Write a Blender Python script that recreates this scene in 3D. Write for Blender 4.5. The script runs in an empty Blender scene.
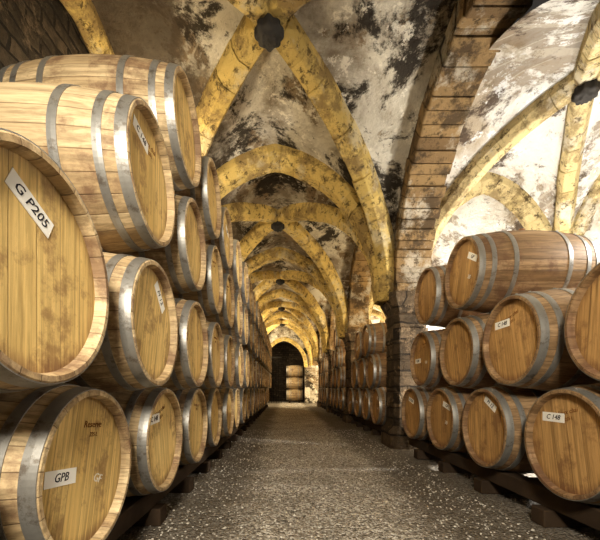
import bpy, bmesh, math, random
from mathutils import Vector, Matrix
random.seed(7)
D=bpy.data; C=bpy.context
def link(o):
    C.scene.collection.objects.link(o); return o
# ---------------------------------------------------------------- materials
class NT:
    def __init__(s,name):
        s.m=D.materials.new(name); s.m.use_nodes=True; s.t=s.m.node_tree; s.n=s.t.nodes; s.l=s.t.links
        s.b=s.n['Principled BSDF']
    def new(s,typ,**k):
        n=s.n.new(typ)
        for a,v in k.items(): setattr(n,a,v)
        return n
    def set(s,sock,v):
        if hasattr(v,'is_output') : s.l.new(v,sock)
        else: sock.default_value=v
    def noise(s,vec,scale,detail=4,rough=.55,dist=0):
        n=s.new('ShaderNodeTexNoise'); s.set(n.inputs['Vector'],vec); n.inputs['Scale'].default_value=scale
        n.inputs['Detail'].default_value=detail; n.inputs['Roughness'].default_value=rough; n.inputs['Distortion'].default_value=dist
        return n.outputs['Fac']
    def ramp(s,fac,stops,interp='LINEAR'):
        n=s.new('ShaderNodeValToRGB'); s.set(n.inputs['Fac'],fac); e=n.color_ramp.elements; n.color_ramp.interpolation=interp
        while len(e)<len(stops): e.new(.5)
        for i,(p,c) in enumerate(stops):
            e[i].position=p
            e[i].color=(c,c,c,1) if not hasattr(c,'__len__') else (*c,1)
        return n.outputs['Color']
    def mix(s,fac,a,b,mode='MIX'):
        n=s.new('ShaderNodeMix',data_type='RGBA',blend_type=mode)
        s.set(n.inputs[0],fac)
        for i,v in ((6,a),(7,b)):
            if not hasattr(v,'is_output') : v=(*v,1) if len(v)==3 else v
            s.set(n.inputs[i],v)
        return n.outputs[2]
    def math(s,op,a,b=0.,c=0.):
        n=s.new('ShaderNodeMath',operation=op); s.set(n.inputs[0],a); s.set(n.inputs[1],b); s.set(n.inputs[2],c); return n.outputs[0]
    def coord(s,k='Object'): return s.new('ShaderNodeTexCoord').outputs[k]
    def mapping(s,vec,scale=(1,1,1),rot=(0,0,0),loc=(0,0,0)):
        n=s.new('ShaderNodeMapping'); s.set(n.inputs[0],vec); n.inputs['Scale'].default_value=scale; n.inputs['Rotation'].default_value=rot
        s.set(n.inputs['Location'],loc); return n.outputs[0]
    def bump(s,h,strength,dist=.02):
        n=s.new('ShaderNodeBump'); s.set(n.inputs['Height'],h); n.inputs['Strength'].default_value=strength; n.inputs['Distance'].default_value=dist
        s.l.new(n.outputs[0],s.b.inputs['Normal'])
    def bricks(s,co,w,h,mo,c1,c2,cm,wob=.08,scl=3):
        sep=s.new('ShaderNodeSeparateXYZ'); s.l.new(co,sep.inputs[0])
        cb=s.new('ShaderNodeCombineXYZ'); s.l.new(s.math('ADD',sep.outputs[0],sep.outputs[1]),cb.inputs[0]); s.l.new(sep.outputs[2],cb.inputs[1])
        wn=s.new('ShaderNodeTexNoise'); s.l.new(co,wn.inputs['Vector']); wn.inputs['Scale'].default_value=scl; wn.inputs['Detail'].default_value=5
        va=s.new('ShaderNodeVectorMath',operation='MULTIPLY_ADD'); s.l.new(wn.outputs['Color'],va.inputs[0]); va.inputs[1].default_value=(wob,)*3; s.l.new(cb.outputs[0],va.inputs[2])
        br=s.new('ShaderNodeTexBrick'); s.l.new(va.outputs[0],br.inputs['Vector']); br.inputs['Scale'].default_value=1
        br.inputs['Brick Width'].default_value=w; br.inputs['Row Height'].default_value=h; br.inputs['Mortar Size'].default_value=mo; br.inputs['Mortar Smooth'].default_value=.3
        br.inputs['Color1'].default_value=(*c1,1); br.inputs['Color2'].default_value=(*c2,1); br.inputs['Mortar'].default_value=(*cm,1)
        return br.outputs['Color'],br.outputs['Fac'],sep
    def fin(s,col,rough=.85,metal=0.):
        s.set(s.b.inputs['Base Color'],col if hasattr(col,'is_output') else (*col,1)); s.set(s.b.inputs['Roughness'],rough); s.b.inputs['Metallic'].default_value=metal
        s.b.inputs['Specular IOR Level'].default_value=.3
        return s.m

def mat_plaster(name,base,base2,mid,stain,t0,t1,brick=.5,leftdark=False):
    m=NT(name); co=m.coord()
    c=m.mix(m.noise(co,2.3,6,.65),base,base2)
    bc,bf,sep=m.bricks(co,.34,.12,.014,(.34,.235,.13),(.15,.10,.055),(.42,.35,.25))
    gm=m.noise(m.mapping(co,loc=(1,8,2)),1.0,10,.68,.3)
    c=m.mix(m.ramp(gm,[(t0-.05,0.),(t1+.02,.82)]),c,mid)
    pf=m.ramp(m.noise(co,.9,10,.72,.3),[(.53,0.),(.56,1.)])
    c=m.mix(m.math('MULTIPLY',pf,brick),c,bc)
    n2=m.noise(m.mapping(co,loc=(5,3,1)),1.5,13,.77,.3)
    c=m.mix(m.ramp(n2,[(t0,0.),(t1,.95)]),c,stain)
    n3=m.noise(co,6,12,.78); c=m.mix(m.ramp(n3,[(.58,0.),(.64,.8)]),c,stain)
    n4=m.noise(m.mapping(co,loc=(2,7,9)),3.2,12,.78); c=m.mix(m.ramp(n4,[(.56,0.),(.6,.8)]),c,tuple(min(1,x*1.15) for x in base))
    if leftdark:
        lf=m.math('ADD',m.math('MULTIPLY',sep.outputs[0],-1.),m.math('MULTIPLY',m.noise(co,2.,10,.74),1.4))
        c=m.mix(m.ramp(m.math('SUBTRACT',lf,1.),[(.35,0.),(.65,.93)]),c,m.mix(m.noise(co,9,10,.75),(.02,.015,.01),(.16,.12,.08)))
    h=m.math('ADD',m.noise(co,14,12,.78),m.math('ADD',m.math('MULTIPLY',n2,2.),m.math('MULTIPLY',pf,-.25)))
    m.bump(h,1.,.06)
    return m.fin(c,.92)
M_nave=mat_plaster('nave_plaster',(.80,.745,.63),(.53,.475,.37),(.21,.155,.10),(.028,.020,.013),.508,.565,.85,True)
M_aisle=mat_plaster('aisle_plaster',(.93,.91,.86),(.80,.77,.70),(.44,.34,.22),(.10,.07,.05),.54,.60,.7)
def mat_block(name,a,b,mort,w=.5,h=.21,wob=.05):
    m=NT(name); co=m.coord()
    c,f,_=m.bricks(co,w,h,.014,a,b,mort,wob,4)
    c=m.mix(m.ramp(m.noise(co,5,10,.78),[(.42,0.),(.6,.85)]),c,tuple(x*.25 for x in a))
    c=m.mix(m.ramp(m.noise(m.mapping(co,loc=(4,4,4)),4,10,.78),[(.55,0.),(.62,.6)]),c,tuple(min(1,x*2.) for x in a))
    m.bump(m.math('ADD',m.math('MULTIPLY',f,-.6),m.math('MULTIPLY',m.noise(co,11,10,.78),1.4)),1.,.06)
    return m.fin(c,.92)
M_pier=mat_block('pier_stone',(.20,.145,.09),(.10,.07,.042),(.035,.026,.018))
M_dark=mat_block('dark_rubble_stone',(.12,.09,.06),(.06,.045,.03),(.02,.015,.01),.32,.13,.12)
def mat_rib(name,a,b,dark,pale,pf=.6):
    m=NT(name); co=m.coord(); at=m.new('ShaderNodeAttribute',attribute_name='tint')
    c=m.mix(m.math('MULTIPLY',at.outputs['Fac'],.85),a,b)
    c=m.mix(m.ramp(m.noise(co,2.2,11,.76),[(.49,0.),(.57,.82)]),c,dark)
    c=m.mix(m.ramp(m.noise(m.mapping(co,loc=(3,1,4)),1.6,10,.72),[(.52,0.),(.6,pf)]),c,pale)
    c=m.mix(m.ramp(m.noise(co,11,10,.78),[(.53,0.),(.60,.85)]),c,(.07,.047,.022))
    m.bump(m.noise(co,14,11,.8),1.,.06)
    return m.fin(c,.9)
M_rib=mat_rib('ochre_rib_stone',(.70,.52,.19),(.49,.355,.12),(.26,.18,.08),(.58,.52,.38))
M_rib2=mat_rib('pale_rib_stone',(.70,.57,.31),(.49,.38,.17),(.25,.18,.09),(.75,.70,.58))
M_arc=mat_rib('brown_arch_stone',(.30,.20,.095),(.15,.095,.048),(.055,.037,.022),(.52,.47,.38),.75)
def mat_gravel(name='gravel'):
    m=NT(name); co=m.coord()
    v=m.new('ShaderNodeTexVoronoi'); m.l.new(co,v.inputs['Vector']); v.inputs['Scale'].default_value=75
    v2=m.new('ShaderNodeTexVoronoi'); m.l.new(co,v2.inputs['Vector']); v2.inputs['Scale'].default_value=34
    hs=m.new('ShaderNodeSeparateColor'); m.l.new(v.outputs['Color'],hs.inputs[0])
    c=m.ramp(hs.outputs[0],[(0.,(.18,.16,.135)),(.5,(.48,.435,.37)),(1.,(.88,.84,.77))])
    c=m.mix(m.ramp(m.noise(co,1.6,8,.7),[(.44,0.),(.64,.55)]),c,(.27,.235,.19))
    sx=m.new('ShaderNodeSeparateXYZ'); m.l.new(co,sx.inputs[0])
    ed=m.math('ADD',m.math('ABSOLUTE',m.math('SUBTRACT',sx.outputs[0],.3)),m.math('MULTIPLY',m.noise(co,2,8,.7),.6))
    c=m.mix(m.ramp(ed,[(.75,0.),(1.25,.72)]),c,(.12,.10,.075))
    h=m.math('SUBTRACT',m.math('MULTIPLY',m.noise(co,3,5),1.5),m.math('ADD',v.outputs['Distance'],m.math('MULTIPLY',v2.outputs['Distance'],.8)))
    m.bump(h,.9,.018)
    return m.fin(c,.9)
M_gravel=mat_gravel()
def mat_pebble():
    m=NT('pebbles'); at=m.new('ShaderNodeAttribute',attribute_name='tint')
    return m.fin(m.ramp(at.outputs['Fac'],[(0.,(.14,.125,.105)),(.5,(.42,.385,.33)),(1.,(.80,.77,.70))]),.85)
M_peb=mat_pebble()
def mat_stave(name,a,b):
    m=NT(name); uv=m.coord('UV'); sep=m.new('ShaderNodeSeparateXYZ'); m.l.new(uv,sep.inputs[0])
    oi=m.new('ShaderNodeObjectInfo')
    u=m.math('MULTIPLY',sep.outputs[0],26.)
    wn=m.new('ShaderNodeTexWhiteNoise',noise_dimensions='2D'); cb=m.new('ShaderNodeCombineXYZ')
    m.l.new(m.math('FLOOR',u),cb.inputs[0]); m.l.new(oi.outputs['Random'],cb.inputs[1]); m.l.new(cb.outputs[0],wn.inputs['Vector'])
    c=m.mix(wn.outputs['Value'],a,b)
    off=m.new('ShaderNodeCombineXYZ'); m.l.new(m.math('MULTIPLY',oi.outputs['Random'],50.),off.inputs[0])
    co=m.coord(); g=m.noise(m.mapping(co,(3,45,45),loc=off.outputs[0]),1.,9,.7,.3)
    c=m.mix(m.ramp(g,[(.4,0.),(.62,.65)]),c,tuple(x*.4 for x in b))
    st=m.noise(m.mapping(co,(2,2,2),loc=off.outputs[0]),1.8,9,.7); c=m.mix(m.ramp(st,[(.5,0.),(.6,.7)]),c,(.15,.08,.05))
    fr=m.math('FRACT',u); d=m.math('ABSOLUTE',m.math('SUBTRACT',fr,.5))
    ln=m.ramp(d,[(.465,0.),(.49,1.)]); c=m.mix(m.math('MULTIPLY',ln,.6),c,(.07,.04,.02))
    m.bump(m.math('SUBTRACT',m.math('MULTIPLY',g,.6),ln),.4,.006)
    return m.fin(c,.62)
def mat_head(name,a,b):
    m=NT(name); co=m.coord(); sep=m.new('ShaderNodeSeparateXYZ'); m.l.new(co,sep.inputs[0]); oi=m.new('ShaderNodeObjectInfo')
    y=m.math('MULTIPLY',sep.outputs[1],11.5)
    wn=m.new('ShaderNodeTexWhiteNoise',noise_dimensions='2D'); cb=m.new('ShaderNodeCombineXYZ')
    m.l.new(m.math('FLOOR',y),cb.inputs[0]); m.l.new(oi.outputs['Random'],cb.inputs[1]); m.l.new(cb.outputs[0],wn.inputs['Vector'])
    c=m.mix(wn.outputs['Value'],a,b)
    off=m.new('ShaderNodeCombineXYZ'); m.l.new(m.math('MULTIPLY',oi.outputs['Random'],70.),off.inputs[2]); m.l.new(wn.outputs['Value'],off.inputs[0])
    g=m.noise(m.mapping(co,(1,65,2.5),loc=off.outputs[0]),1.,10,.72,.4)
    c=m.mix(m.ramp(g,[(.42,0.),(.62,.8)]),c,tuple(x*.5 for x in b))
    c=m.mix(m.math('MULTIPLY',oi.outputs['Random'],.3),c,tuple(x*.65 for x in b))
    st=m.noise(m.mapping(co,(2,2,2),loc=off.outputs[0]),3.,10,.72); c=m.mix(m.ramp(st,[(.52,0.),(.62,.6)]),c,(.21,.11,.055))
    # wine seepage toward the low part of the croze
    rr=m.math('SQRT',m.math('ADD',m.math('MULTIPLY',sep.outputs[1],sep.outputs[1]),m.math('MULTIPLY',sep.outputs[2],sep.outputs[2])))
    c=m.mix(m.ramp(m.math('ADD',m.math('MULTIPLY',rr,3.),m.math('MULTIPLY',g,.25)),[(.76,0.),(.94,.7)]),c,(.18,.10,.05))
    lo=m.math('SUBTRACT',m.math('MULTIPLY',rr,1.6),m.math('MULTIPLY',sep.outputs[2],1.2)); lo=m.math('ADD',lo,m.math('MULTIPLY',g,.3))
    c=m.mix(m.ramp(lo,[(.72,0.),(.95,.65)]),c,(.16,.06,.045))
    fr=m.math('FRACT',y); d=m.math('ABSOLUTE',m.math('SUBTRACT',fr,.5)); ln=m.ramp(d,[(.478,0.),(.495,1.)])
    c=m.mix(m.math('MULTIPLY',ln,.6),c,(.10,.055,.02))
    m.bump(m.math('SUBTRACT',m.math('MULTIPLY',g,.5),ln),.35,.005)
    return m.fin(c,.58)
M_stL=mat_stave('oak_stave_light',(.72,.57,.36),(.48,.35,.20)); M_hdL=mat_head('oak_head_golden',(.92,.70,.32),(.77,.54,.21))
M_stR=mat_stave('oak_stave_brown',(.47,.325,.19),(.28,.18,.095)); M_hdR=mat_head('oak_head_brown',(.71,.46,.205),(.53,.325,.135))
def mat_steel():
    m=NT('galvanised_hoop'); co=m.coord(); n=m.noise(co,8,10,.75); c=m.mix(n,(.19,.185,.175),(.50,.49,.46))
    c=m.mix(m.ramp(m.noise(co,14,10,.75),[(.53,0.),(.62,.6)]),c,(.12,.085,.055))
    return m.fin(c,.45,.65)
M_steel=mat_steel()
def flat(name,c,r=.8,metal=0.,var=.25):
    m=NT(name); n=m.noise(m.coord(),6,5); return m.fin(m.mix(n,tuple(x*(1-var) for x in c),tuple(min(1,x*(1+var)) for x in c)),r,metal)
M_label=flat('paper_label',(.88,.87,.83),.7,0,.05); M_ink=flat('ink',(.03,.03,.04)); M_brand=flat('burnt_stamp',(.22,.1,.03))
M_beam=flat('dark_timber',(.06,.04,.025),.85,0,.6); M_iron=flat('wrought_iron',(.02,.018,.016),.6,.6); M_boss=flat('dark_boss_stone',(.03,.027,.024),.8,0,.6)
M_cork=flat('bung',(.3,.16,.08)); M_chalk=flat('chalk',(.75,.72,.66))
# ---------------------------------------------------------------- barrel
L=.90; R=.325; RE=.278
def rad(x): return R-(R-RE)*(abs(x)/(L/2))**2
def text_bm(bm,body,size,mat_idx,y,z,rot,x):
    cu=D.curves.new('t','FONT'); cu.body=body; cu.size=size; cu.extrude=.0006; cu.align_x='CENTER'; cu.align_y='CENTER'; cu.resolution_u=2; cu.shear=.25
    o=D.objects.new('t',cu); link(o); C.view_layer.update()
    me=D.meshes.new_from_object(o.evaluated_get(C.evaluated_depsgraph_get()))
    M=Matrix.Translation((x,y,z))@Matrix(((0,0,1,0),(1,0,0,0),(0,1,0,0),(0,0,0,1)))@Matrix.Rotation(rot,4,'Z')
    me.transform(M); me.materials.clear()
    old=set(bm.faces); bm.from_mesh(me)
    for f in bm.faces:
        if f not in old: f.material_index=mat_idx
    D.objects.remove(o); D.curves.remove(cu); D.meshes.remove(me)
def ring_band(bm,prof,N,mi,uvl=None,smooth=True):
    rows=[]
    for (x,r) in prof:
        rows.append([bm.verts.new((x,r*math.cos(2*math.pi*i/N),r*math.sin(2*math.pi*i/N))) for i in range(N)])
    for j in range(len(prof)-1):
        for i in range(N):
            k=(i+1)%N
            f=bm.faces.new((rows[j][i],rows[j+1][i],rows[j+1][k],rows[j][k])); f.material_index=mi; f.smooth=smooth
            if uvl:
                for lp,(uu,jj) in zip(f.loops,((i,j),(i,j+1),(i+1,j+1),(i+1,j))):
                    lp[uvl].uv=(uu/N,prof[jj][0])
    return rows
def make_barrel(name,mats,label,lpos,lrot,stamp,chalk=None,N=96):
    bm=bmesh.new(); uvl=bm.loops.layers.uv.new('UVMap')
    xs=[-L/2+L*i/22 for i in range(23)]
    ring_band(bm,[(x,rad(x)) for x in xs],N,0,uvl)
    for s in (-1,1):
        e=s*L/2
        pr=[(e,RE),(e+s*.003,RE-.004),(e+s*.003,RE-.018),(e-s*.012,RE-.023),(e-s*.034,RE-.025)]
        ring_band(bm,pr,N,0,uvl,False)
        vs=[bm.verts.new((e-s*.032,(RE-.0245)*math.cos(2*math.pi*i/N),(RE-.0245)*math.sin(2*math.pi*i/N))) for i in range(N)]
        f=bm.faces.new(vs if s>0 else vs[::-1]); f.material_index=1
        for a,b in ((.0,.042),(.085,.118),(.235,.268)):
            x0=s*(L/2-a); x1=s*(L/2-b); t=.0035
            ring_band(bm,[(x0,rad(x0)-.003),(x0,rad(x0)+t),((x0+x1)/2,rad((x0+x1)/2)+t+.0005),(x1,rad(x1)+t),(x1,rad(x1)-.003)],N,2,None,False)
            for q in (0.,.035):
                aa=1.2+q; xm=(x0+x1)/2; rr=rad(xm)+t+.002
                r=bmesh.ops.create_icosphere(bm,subdivisions=1,radius=.005,matrix=Matrix.Translation((xm,rr*math.cos(aa),rr*math.sin(aa))))
                for v in r['verts']:
                    for f in v.link_faces: f.material_index=2
    r=bmesh.ops.create_cone(bm,cap_ends=True,segments=16,radius1=.026,radius2=.022,depth=.03,matrix=Matrix.Translation((0,0,R)))
    for v in r['verts']:
        for f in v.link_faces: f.material_index=6
    hx=L/2-.032
    if label:
        w,h=.15,.05
        r=bmesh.ops.create_cube(bm,size=1,matrix=Matrix.Translation((hx+.0012,lpos[0],lpos[1]))@Matrix.Rotation(lrot,4,'X')@Matrix.Diagonal((.0015,w,h,1)))
        for v in r['verts']:
            for f in v.link_faces: f.material_index=3
        text_bm(bm,label,.038,4,lpos[0],lpos[1],lrot,hx+.0024)
    if stamp:
        text_bm(bm,stamp,.034,5,.01,.16,.12,hx+.0008)
        text_bm(bm,'225 L',.022,5,.02,.125,.12,hx+.0008)
    if chalk: text_bm(bm,chalk,.045,7,.08,-.03,-.2,hx+.0008)
    me=D.meshes.new(name)
    bmesh.ops.recalc_face_normals(bm,faces=bm.faces); bm.to_mesh(me); bm.free()
    for m in mats: me.materials.append(m)
    return me
def mats(st,hd): return [st,hd,M_steel,M_label,M_ink,M_brand,M_cork,M_chalk]
specs=[('G P205',(-.02,.15),-.45,None,None),('GPB',(-.13,-.02),.08,'Reserve','GF'),('M 12',(.06,.17),-.6,None),('C 148',(-.08,.14),-.15,'Vieux chai'),(None,(0,0),0,'Grand cru'),('GP',(.1,.12),-.3,None,'3B'),(None,(0,0),0,None,None)]
BL=[make_barrel('barrel_L%d'%i,mats(M_stL,M_hdL),*s) for i,s in enumerate(specs)]
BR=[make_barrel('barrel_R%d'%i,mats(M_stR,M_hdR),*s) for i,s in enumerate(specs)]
PICK=(0,1,2,3,4,5,6,6,4,6)
def barrel(me,x,y,z,side,roll=0.,yaw=0.):
    o=link(D.objects.new('wine_barrel',me)); o.location=(x,y,z)
    o.rotation_euler=(roll*side,0,(0 if side>0 else math.pi)+yaw)
    return o
p=.72
rowsL=[(-.66,.46,.515),(-.58,.84,1.09),(-.585,1.53,1.74),(-.56,1.99,2.30)]
pick={(0,1):1,(1,0):0,(2,0):3,(3,0):6,(1,1):2,(0,2):3,(2,1):6,(1,2):6,(0,3):4}
for ri,(fx,y0,z) in enumerate(rowsL):
    for k in range(20):
        y=y0+p*k
        if y>14.6: break
        me=BL[pick.get((ri,k),random.choice(PICK))]
        j=random.uniform(-.012,.012) if k>1 else 0
        rl=random.uniform(-.25,.25)
        if (ri,k)==(1,0): rl=0
        barrel(me,fx-L/2+j,y,z,1,rl,random.uniform(-.01,.01))
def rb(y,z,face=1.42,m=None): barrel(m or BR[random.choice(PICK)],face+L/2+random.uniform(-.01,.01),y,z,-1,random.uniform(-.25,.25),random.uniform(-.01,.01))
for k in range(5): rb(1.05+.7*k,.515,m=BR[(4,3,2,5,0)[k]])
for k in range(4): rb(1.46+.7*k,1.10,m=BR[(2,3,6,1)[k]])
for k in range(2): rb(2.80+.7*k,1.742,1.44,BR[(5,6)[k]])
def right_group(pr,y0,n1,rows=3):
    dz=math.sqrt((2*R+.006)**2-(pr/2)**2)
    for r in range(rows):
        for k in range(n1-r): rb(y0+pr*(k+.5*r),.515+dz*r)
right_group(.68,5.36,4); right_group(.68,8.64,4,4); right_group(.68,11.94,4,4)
for i in range(3):
    barrel(BL[4],.52,18.75,.42+.655*i,1,.3*i)
# ---------------------------------------------------------------- skids
def boxes(name,lst,mat,bev=.006):
    bm=bmesh.new()
    for (x0,x1,y0,y1,z0,z1) in lst:
        bmesh.ops.create_cube(bm,size=1,matrix=Matrix.Translation(((x0+x1)/2,(y0+y1)/2,(z0+z1)/2))@Matrix.Diagonal((x1-x0,y1-y0,z1-z0,1)))
    bmesh.ops.bevel(bm,geom=bm.edges[:],offset=bev,segments=1,affect='EDGES')
    me=D.meshes.new(name); bm.to_mesh(me); bm.free(); me.materials.append(mat)
    return link(D.objects.new(name,me))
def skid(xf,s,y0,y1):
    lst=[]
    for d in (.16,.72):
        xb=xf+s*d; x=d-L/2; top=.515-rad(x)-.004
        lst.append((xb-.05,xb+.05,y0,y1,.10,top))
    y=y0+.1
    while y<y1:
        a,b=sorted((xf+s*.06,xf+s*.86)); lst.append((a,b,y,y+.11,.0,.10)); y+=.62
    boxes('timber_skid',lst,M_beam)
skid(-.66,-1,.0,14.6)
skid(1.42,1,.6,4.2); skid(1.42,1,5.0,7.68); skid(1.42,1,8.3,11.); skid(1.42,1,11.6,14.3)
boxes('timber_skid',[(.2,.3,18.5,19.0,0,.095),(.74,.84,18.5,19.0,0,.095)],M_beam)
# ---------------------------------------------------------------- vaults
E=.19
def g(u):
    u=min(1,abs(u)); return math.sqrt(max(0,(1+E)**2-(u+E)**2))/math.sqrt(1+2*E)
ZS=2.0
XL,XR=-1.72,1.45; XC=(XL+XR)/2; A=(XR-XL)/2
yb=[-2.2,1.08,4.7,8.,11.3,14.6,17.9]; NB=6
ZA=4.05
def web(xc,a,yc,b,za,n=44):
    bm=bmesh.new(); rows=[]
    for j in range(n+1):
        r=[]
        for i in range(n+1):
            s=math.sin((-1+2*i/n)*math.pi/2); t=math.sin((-1+2*j/n)*math.pi/2)
            z=ZS+(za-ZS)*max(g(s),g(t)); x=xc+a*s; y=yc+b*t
            z+=.02*math.sin(x*5.1+y*3.3)*math.sin(y*4.7-x*2)*(1-abs(s))*(1-abs(t))
            r.append(bm.verts.new((x,y,z)))
        rows.append(r)
    for j in range(n):
        for i in range(n):
            f=bm.faces.new((rows[j][i],rows[j+1][i],rows[j+1][i+1],rows[j][i+1])); f.smooth=True
    return bm
def join_bms(name,bms,mat):
    me=D.meshes.new(name); out=bmesh.new()
    for b in bms:
        t=D.meshes.new('t'); b.to_mesh(t); out.from_mesh(t); b.free(); D.meshes.remove(t)
    out.to_mesh(me); out.free(); me.materials.append(mat)
    return link(D.objects.new(name,me))
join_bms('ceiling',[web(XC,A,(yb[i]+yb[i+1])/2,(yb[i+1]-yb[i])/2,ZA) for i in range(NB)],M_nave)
AX0,AX1=1.80,4.0; AXC=(AX0+AX1)/2; AA=(AX1-AX0)/2; ZAA=3.85
ab=[-1.7,1.6,4.95,8.25,11.55,14.85,18.15]
join_bms('ceiling_aisle',[web(AXC,AA,(ab[i]+ab[i+1])/2,(ab[i+1]-ab[i])/2,ZAA) for i in range(NB)],M_aisle)
def rib(bm,tint,path,lat,w,d,blk=.27,cham=True,up=.06,jit=.004):
    cum=[0]
    for a,b in zip(path,path[1:]): cum.append(cum[-1]+(b-a).length)
    tot=cum[-1]
    def at(s):
        s=max(0,min(tot,s))
        for i in range(len(cum)-1):
            if s<=cum[i+1]+1e-9:
                k=(s-cum[i])/(cum[i+1]-cum[i]); return path[i].lerp(path[i+1],k),(path[i+1]-path[i]).normalized()
        return path[-1],(path[-1]-path[-2]).normalized()
    if cham: sec=[(-.5,up/d),(.5,up/d),(.5,-.45),(.47,-.52),(.31,-.93),(.25,-1),(-.25,-1),(-.31,-.93),(-.47,-.52),(-.5,-.45)]
    else: sec=[(-.5,up/d),(.5,up/d),(.5,-.95),(.47,-1),(-.47,-1),(-.5,-.95)]
    def sweep(s0,s1,n,sc,oj,tv):
        rings=[]
        for i in range(n+1):
            P_,T=at(s0+(s1-s0)*i/n); N_=T.cross(lat).normalized()
            if N_.z<0: N_=-N_
            rings.append([bm.verts.new(P_+lat*(q*w*sc+oj[0])+N_*(h*d*sc+oj[1])) for q,h in sec])
        fs=[]
        for a,b in zip(rings,rings[1:]):
            for i in range(len(sec)):
                k=(i+1)%len(sec); fs.append(bm.faces.new((a[i],a[k],b[k],b[i])))
        fs.append(bm.faces.new(rings[0][::-1])); fs.append(bm.faces.new(rings[-1]))
        for f in fs:
            for lp in f.loops: lp[tint]=(tv,tv,tv,1)
    nb_=max(3,int(tot/blk)); q=.025 if cham else .05; gp=.003 if cham else .004
    for i in range(nb_):
        sweep(tot*i/nb_+gp,tot*(i+1)/nb_-gp,3,1+random.uniform(-q,q),(random.uniform(-jit,jit),random.uniform(-jit,jit)),random.random())
    sweep(0,tot,nb_*2,.94 if cham else .91,(0,0),1.)
def arch_path(f,n=48): return [f(-1+2*i/n) for i in range(n+1)]
def finish(name,bm,mat):
    bmesh.ops.recalc_face_normals(bm,faces=bm.faces)
    me=D.meshes.new(name); bm.to_mesh(me); bm.free(); me.materials.append(mat); return link(D.objects.new(name,me))
def nb():
    bm=bmesh.new(); t=bm.loops.layers.color.new('tint'); return bm,t
def prof(s,za): return ZS+(za-ZS)*g(s)
for i in range(NB):
    yc=(yb[i]+yb[i+1])/2; h=(yb[i+1]-yb[i])/2
    bm,t=nb()
    for sg in (1,-1):
        lat=Vector((h*sg,-A,0)).normalized()
        rib(bm,t,arch_path(lambda s:Vector((XC+A*s,yc+sg*h*s,prof(s,ZA)))),lat,.25,.18)
    rib(bm,t,arch_path(lambda s:Vector((XL,yc+h*s,prof(s,ZA)))),Vector((1,0,0)),.2,.14)
    finish('vault_ribs',bm,M_rib)
    bm,t=nb()
    rib(bm,t,arch_path(lambda s:Vector((XC+A*s,yb[i],prof(s,ZA)))),Vector((0,1,0)),.36,.2,.22)
    finish('transverse_arch',bm,M_rib)
    bm,t=nb()
    rib(bm,t,arch_path(lambda s:Vector(((1.45+1.9)/2,yc+h*s,prof(s,ZA)))),Vector((1,0,0)),.45,.22,.13,False,.3,.012)
    finish('arcade_arch',bm,M_arc)
    ya=(ab[i]+ab[i+1])/2; ha=(ab[i+1]-ab[i])/2
    bm,t=nb()
    for sg in (1,-1):
        lat=Vector((ha*sg,-AA,0)).normalized()
        rib(bm,t,arch_path(lambda s:Vector((AXC+AA*s,ya+sg*ha*s,prof(s,ZAA)))),lat,.2,.15)
    rib(bm,t,arch_path(lambda s:Vector((AXC+AA*s,ya-ha,prof(s,ZAA)))),Vector((0,1,0)),.3,.2,.16)
    rib(bm,t,arch_path(lambda s:Vector((AX1,ya+ha*s,prof(s,ZAA)))),Vector((1,0,0)),.2,.14)
    finish('aisle_vault_ribs',bm,M_rib2)
    for (x,y,z,rr) in ((XC,yc,ZA-.235,.115),(AXC,ya,ZAA-.20,.10)):
        bm=bmesh.new(); bmesh.ops.create_icosphere(bm,subdivisions=4,radius=1)
        for v in bm.verts:
            a=math.atan2(v.co.y,v.co.x); q=math.hypot(v.co.x,v.co.y)
            k=1+.1*math.cos(8*a)*q+.08*math.cos(q*14)
            v.co=Vector((v.co.x*rr*k,v.co.y*rr*k,v.co.z*.08*(1+.2*math.cos(q*14)*math.cos(4*a))))
        for f in bm.faces: f.smooth=True
        o=finish('ceiling_boss',bm,M_boss); o.location=(x,y,z)
def pier(x0,x1,y):
    bm=bmesh.new(); w=(x1-x0); xm=(x0+x1)/2
    def oct(z,hw,ch):
        pts=[(hw-ch,-hw),(hw,-hw+ch),(hw,hw-ch),(hw-ch,hw),(-hw+ch,hw),(-hw,hw-ch),(-hw,-hw+ch),(-hw+ch,-hw)]
        return [bm.verts.new((xm+a,y+b,z)) for a,b in pts]
    hw=w/2
    lv=[(0,hw+.06),(.22,hw+.06),(.28,hw+.02),(.32,hw)]
    z=.32
    while z<1.6:
        j=random.uniform(-.008,.008); lv+=[(z+.01,hw+j),(z+.20,hw+j),(z+.205,hw-.012),(z+.215,hw-.012)]; z+=.215
    lv+=[(1.72,hw),(1.76,hw+.02),(1.80,hw),(1.88,hw+.03),(1.98,hw+.07),(2.06,hw+.07),(2.06,hw-.02),(2.5,hw-.06)]
    rs=[oct(z,q,.06) for z,q in lv]
    for a,b in zip(rs,rs[1:]):
        for i in range(8): bm.faces.new((a[i],a[(i+1)%8],b[(i+1)%8],b[i]))
    bm.faces.new(rs[0][::-1]); bm.faces.new(rs[-1])
    finish('stone_pier',bm,M_pier)
for y in yb[1:-1]:
    pier(1.45,1.9,y); pier(-2.07,-1.67,y)
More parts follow.
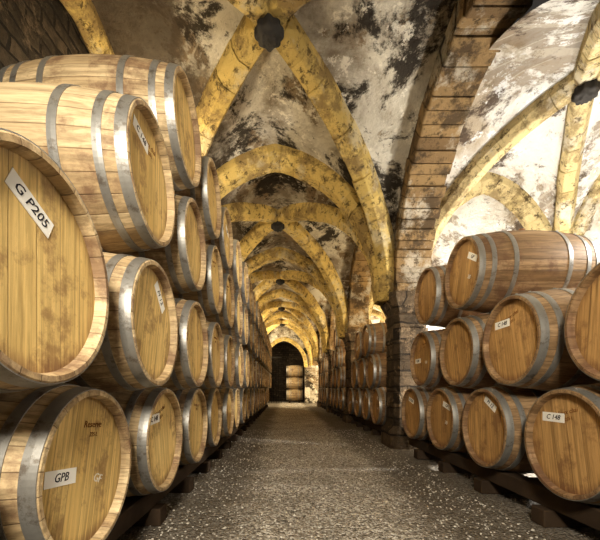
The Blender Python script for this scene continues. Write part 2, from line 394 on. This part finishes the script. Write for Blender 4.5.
# ---------------------------------------------------------------- shell
def grid_plane(name,o,u,v,nu,nv,mat,amp=.0,seed=0):
    bm=bmesh.new(); o=Vector(o);u=Vector(u);v=Vector(v); n=u.cross(v).normalized(); rows=[]
    for j in range(nv+1):
        rows.append([bm.verts.new(o+u*i/nu+v*j/nv+n*amp*(math.sin(i*1.7+j*.9+seed)+math.sin(j*2.3-i*.6))) for i in range(nu+1)])
    for j in range(nv):
        for i in range(nu):
            f=bm.faces.new((rows[j][i],rows[j][i+1],rows[j+1][i+1],rows[j+1][i])); f.smooth=True
    return finish(name,bm,mat)
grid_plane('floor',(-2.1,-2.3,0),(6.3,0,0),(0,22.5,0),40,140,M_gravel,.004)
grid_plane('wall_left',(-1.86,-2.3,0),(0,20.4,0),(0,0,4.3),60,16,M_dark,.01)
grid_plane('wall_right',(4.02,-2.3,0),(0,20.4,0),(0,0,4.3),60,16,M_aisle,.01)
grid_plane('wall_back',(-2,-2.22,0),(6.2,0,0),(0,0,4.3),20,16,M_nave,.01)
boxes('wall_aisle',[(1.88,4.05,4.98,5.12,0,4.1)],M_aisle)
t_=(1+5**.5)/2; IV=[Vector(v).normalized() for v in ((-1,t_,0),(1,t_,0),(-1,-t_,0),(1,-t_,0),(0,-1,t_),(0,1,t_),(0,-1,-t_),(0,1,-t_),(t_,0,-1),(t_,0,1),(-t_,0,-1),(-t_,0,1))]
IF=((0,11,5),(0,5,1),(0,1,7),(0,7,10),(0,10,11),(1,5,9),(5,11,4),(11,10,2),(10,7,6),(7,1,8),(3,9,4),(3,4,2),(3,2,6),(3,6,8),(3,8,9),(4,9,5),(2,4,11),(6,2,10),(8,6,7),(9,8,1))
V=[];F=[];T=[]
for n in range(9000):
    y=.9+5.6*random.random()**1.5; x=random.uniform(-.8,1.4); r=random.uniform(.003,.0085)
    b=len(V); rz=random.random()*6.28; ca,sa=math.cos(rz),math.sin(rz); ex,ey,ez=r*random.uniform(.8,1.4),r*random.uniform(.7,1.1),r*random.uniform(.5,.8)
    for v in IV:
        k=random.uniform(.85,1.15); a_,b_=v.x*ex*k,v.y*ey*k
        V.append((x+a_*ca-b_*sa,y+a_*sa+b_*ca,ez*.5+.002+v.z*ez*k))
    F+= [(a+b,c+b,d+b) for a,c,d in IF]; T+=[random.random()]*20
me=D.meshes.new('gravel_stones'); me.from_pydata(V,[],F); at=me.color_attributes.new('tint','FLOAT_COLOR','CORNER')
buf=[]
for tv in T: buf+=[tv,tv,tv,1.]*3
at.data.foreach_set('color',buf); me.materials.append(M_peb); link(D.objects.new('gravel_stones',me))
def wall_opening(name,xa,xb,zt,y0,y1,ox0,ox1,z1,z2,mat):
    bm=bmesh.new(); n=20; c=(ox0+ox1)/2; hw=(ox1-ox0)/2
    arc=[(c+hw*s,z1+(z2-z1)*g(s)) for s in [-1+2*i/n for i in range(n+1)]]
    def quad(p): 
        for y in (y0,y1): bm.faces.new([bm.verts.new((a,y,b)) for a,b in p])
    quad([(xa,0),(ox0,0),(ox0,zt),(xa,zt)]); quad([(ox1,0),(xb,0),(xb,zt),(ox1,zt)])
    for a,b in zip(arc,arc[1:]): quad([a,b,(b[0],zt),(a[0],zt)])
    jm=[(ox0,0)]+arc+[(ox1,0)]
    for a,b in zip(jm,jm[1:]): bm.faces.new([bm.verts.new(q) for q in ((a[0],y0,a[1]),(b[0],y0,b[1]),(b[0],y1,b[1]),(a[0],y1,a[1]))])
    bmesh.ops.remove_doubles(bm,verts=bm.verts,dist=1e-4)
    return finish(name,bm,mat)
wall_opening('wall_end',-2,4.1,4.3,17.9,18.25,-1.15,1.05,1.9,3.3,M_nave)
bm,t=nb(); rib(bm,t,arch_path(lambda s:Vector((-.05+1.2*s,17.88,1.9+1.52*g(s)))),Vector((0,1,0)),.12,.14,.18); finish('trim_doorway',bm,M_rib)
bm=bmesh.new(); ny0,ny1=18.25,21.
for q in (((-1.3,ny1,0),(1.2,ny1,0),(1.2,ny1,3.5),(-1.3,ny1,3.5)),((-1.3,ny0,0),(-1.3,ny1,0),(-1.3,ny1,3.5),(-1.3,ny0,3.5)),((1.2,ny0,0),(1.2,ny1,0),(1.2,ny1,3.5),(1.2,ny0,3.5)),((-1.3,ny0,3.5),(1.2,ny0,3.5),(1.2,ny1,3.5),(-1.3,ny1,3.5)),((-1.3,20.1,0),(1.2,20.1,0),(1.2,ny1,0),(-1.3,ny1,0))):
    bm.faces.new([bm.verts.new(v) for v in q])
finish('wall_niche',bm,M_dark)
lst=[(-1.12+.13*i,-1.10+.13*i,18.05,18.07,.0,2.5) for i in range(8)]+[(-1.14,-.18,18.045,18.075,z,z+.04) for z in (.1,1.2,2.4)]
boxes('iron_gate',lst,M_iron,.003)
# ---------------------------------------------------------------- lights
def plight(name,loc,e,col,r=.12):
    l=D.lights.new(name,'POINT'); l.energy=e; l.color=col; l.shadow_soft_size=r; o=link(D.objects.new(name,l)); o.location=loc; return o
def alight(name,loc,rot,e,col,sx,sy):
    l=D.lights.new(name,'AREA'); l.shape='RECTANGLE'; l.size=sx; l.size_y=sy; l.energy=e; l.color=col; o=link(D.objects.new(name,l)); o.location=loc; o.rotation_euler=rot; return o
W=(1.,.84,.57); N_=(1.,.97,.91)
for i,y in enumerate((3.4,6.35,9.65,12.95,16.2)):
    plight('uplight_lamp',(-1.35,y,2.85),(85,30,60,100,240)[i],W,.08)
plight('aisle_light',(3.2,3.7,1.0),430,N_,.08)
plight('aisle_light',(2.9,2.3,2.2),80,N_,.08)  # extra light added out of view, brightens aisle webs and spills into nave
for y,e in ((6.4,180),(9.7,250),(13.,260),(16.3,270)): plight('aisle_light',(3.0,y,1.7),e,W,.1)
plight('niche_fill',(-.85,18.55,3.1),38,W,.06)  # fill added unseen above the doorway arch to brighten the niche barrels
alight('front_fill',(-.1,-1.0,2.2),(math.radians(66),0,0),125,(1.,.91,.76),.5,.5)  # added frontal fill behind the camera for barrel heads and floor
w=D.worlds.new('World'); C.scene.world=w; w.use_nodes=True; w.node_tree.nodes['Background'].inputs[0].default_value=(.05,.045,.04,1)
# ---------------------------------------------------------------- camera
cam=D.cameras.new('Camera'); co=link(D.objects.new('Camera',cam)); co.location=(0,0,.8); co.rotation_euler=(math.radians(90),0,0)
cam.sensor_width=36; cam.lens=340/600*36; cam.shift_x=15/600; cam.shift_y=118/600; cam.clip_start=.02
C.scene.camera=co
vs=C.scene.view_settings
vs.view_transform='Standard'
for lk in ('Medium High Contrast','High Contrast'):
    try: vs.look=lk; break
    except Exception as e: print(e)
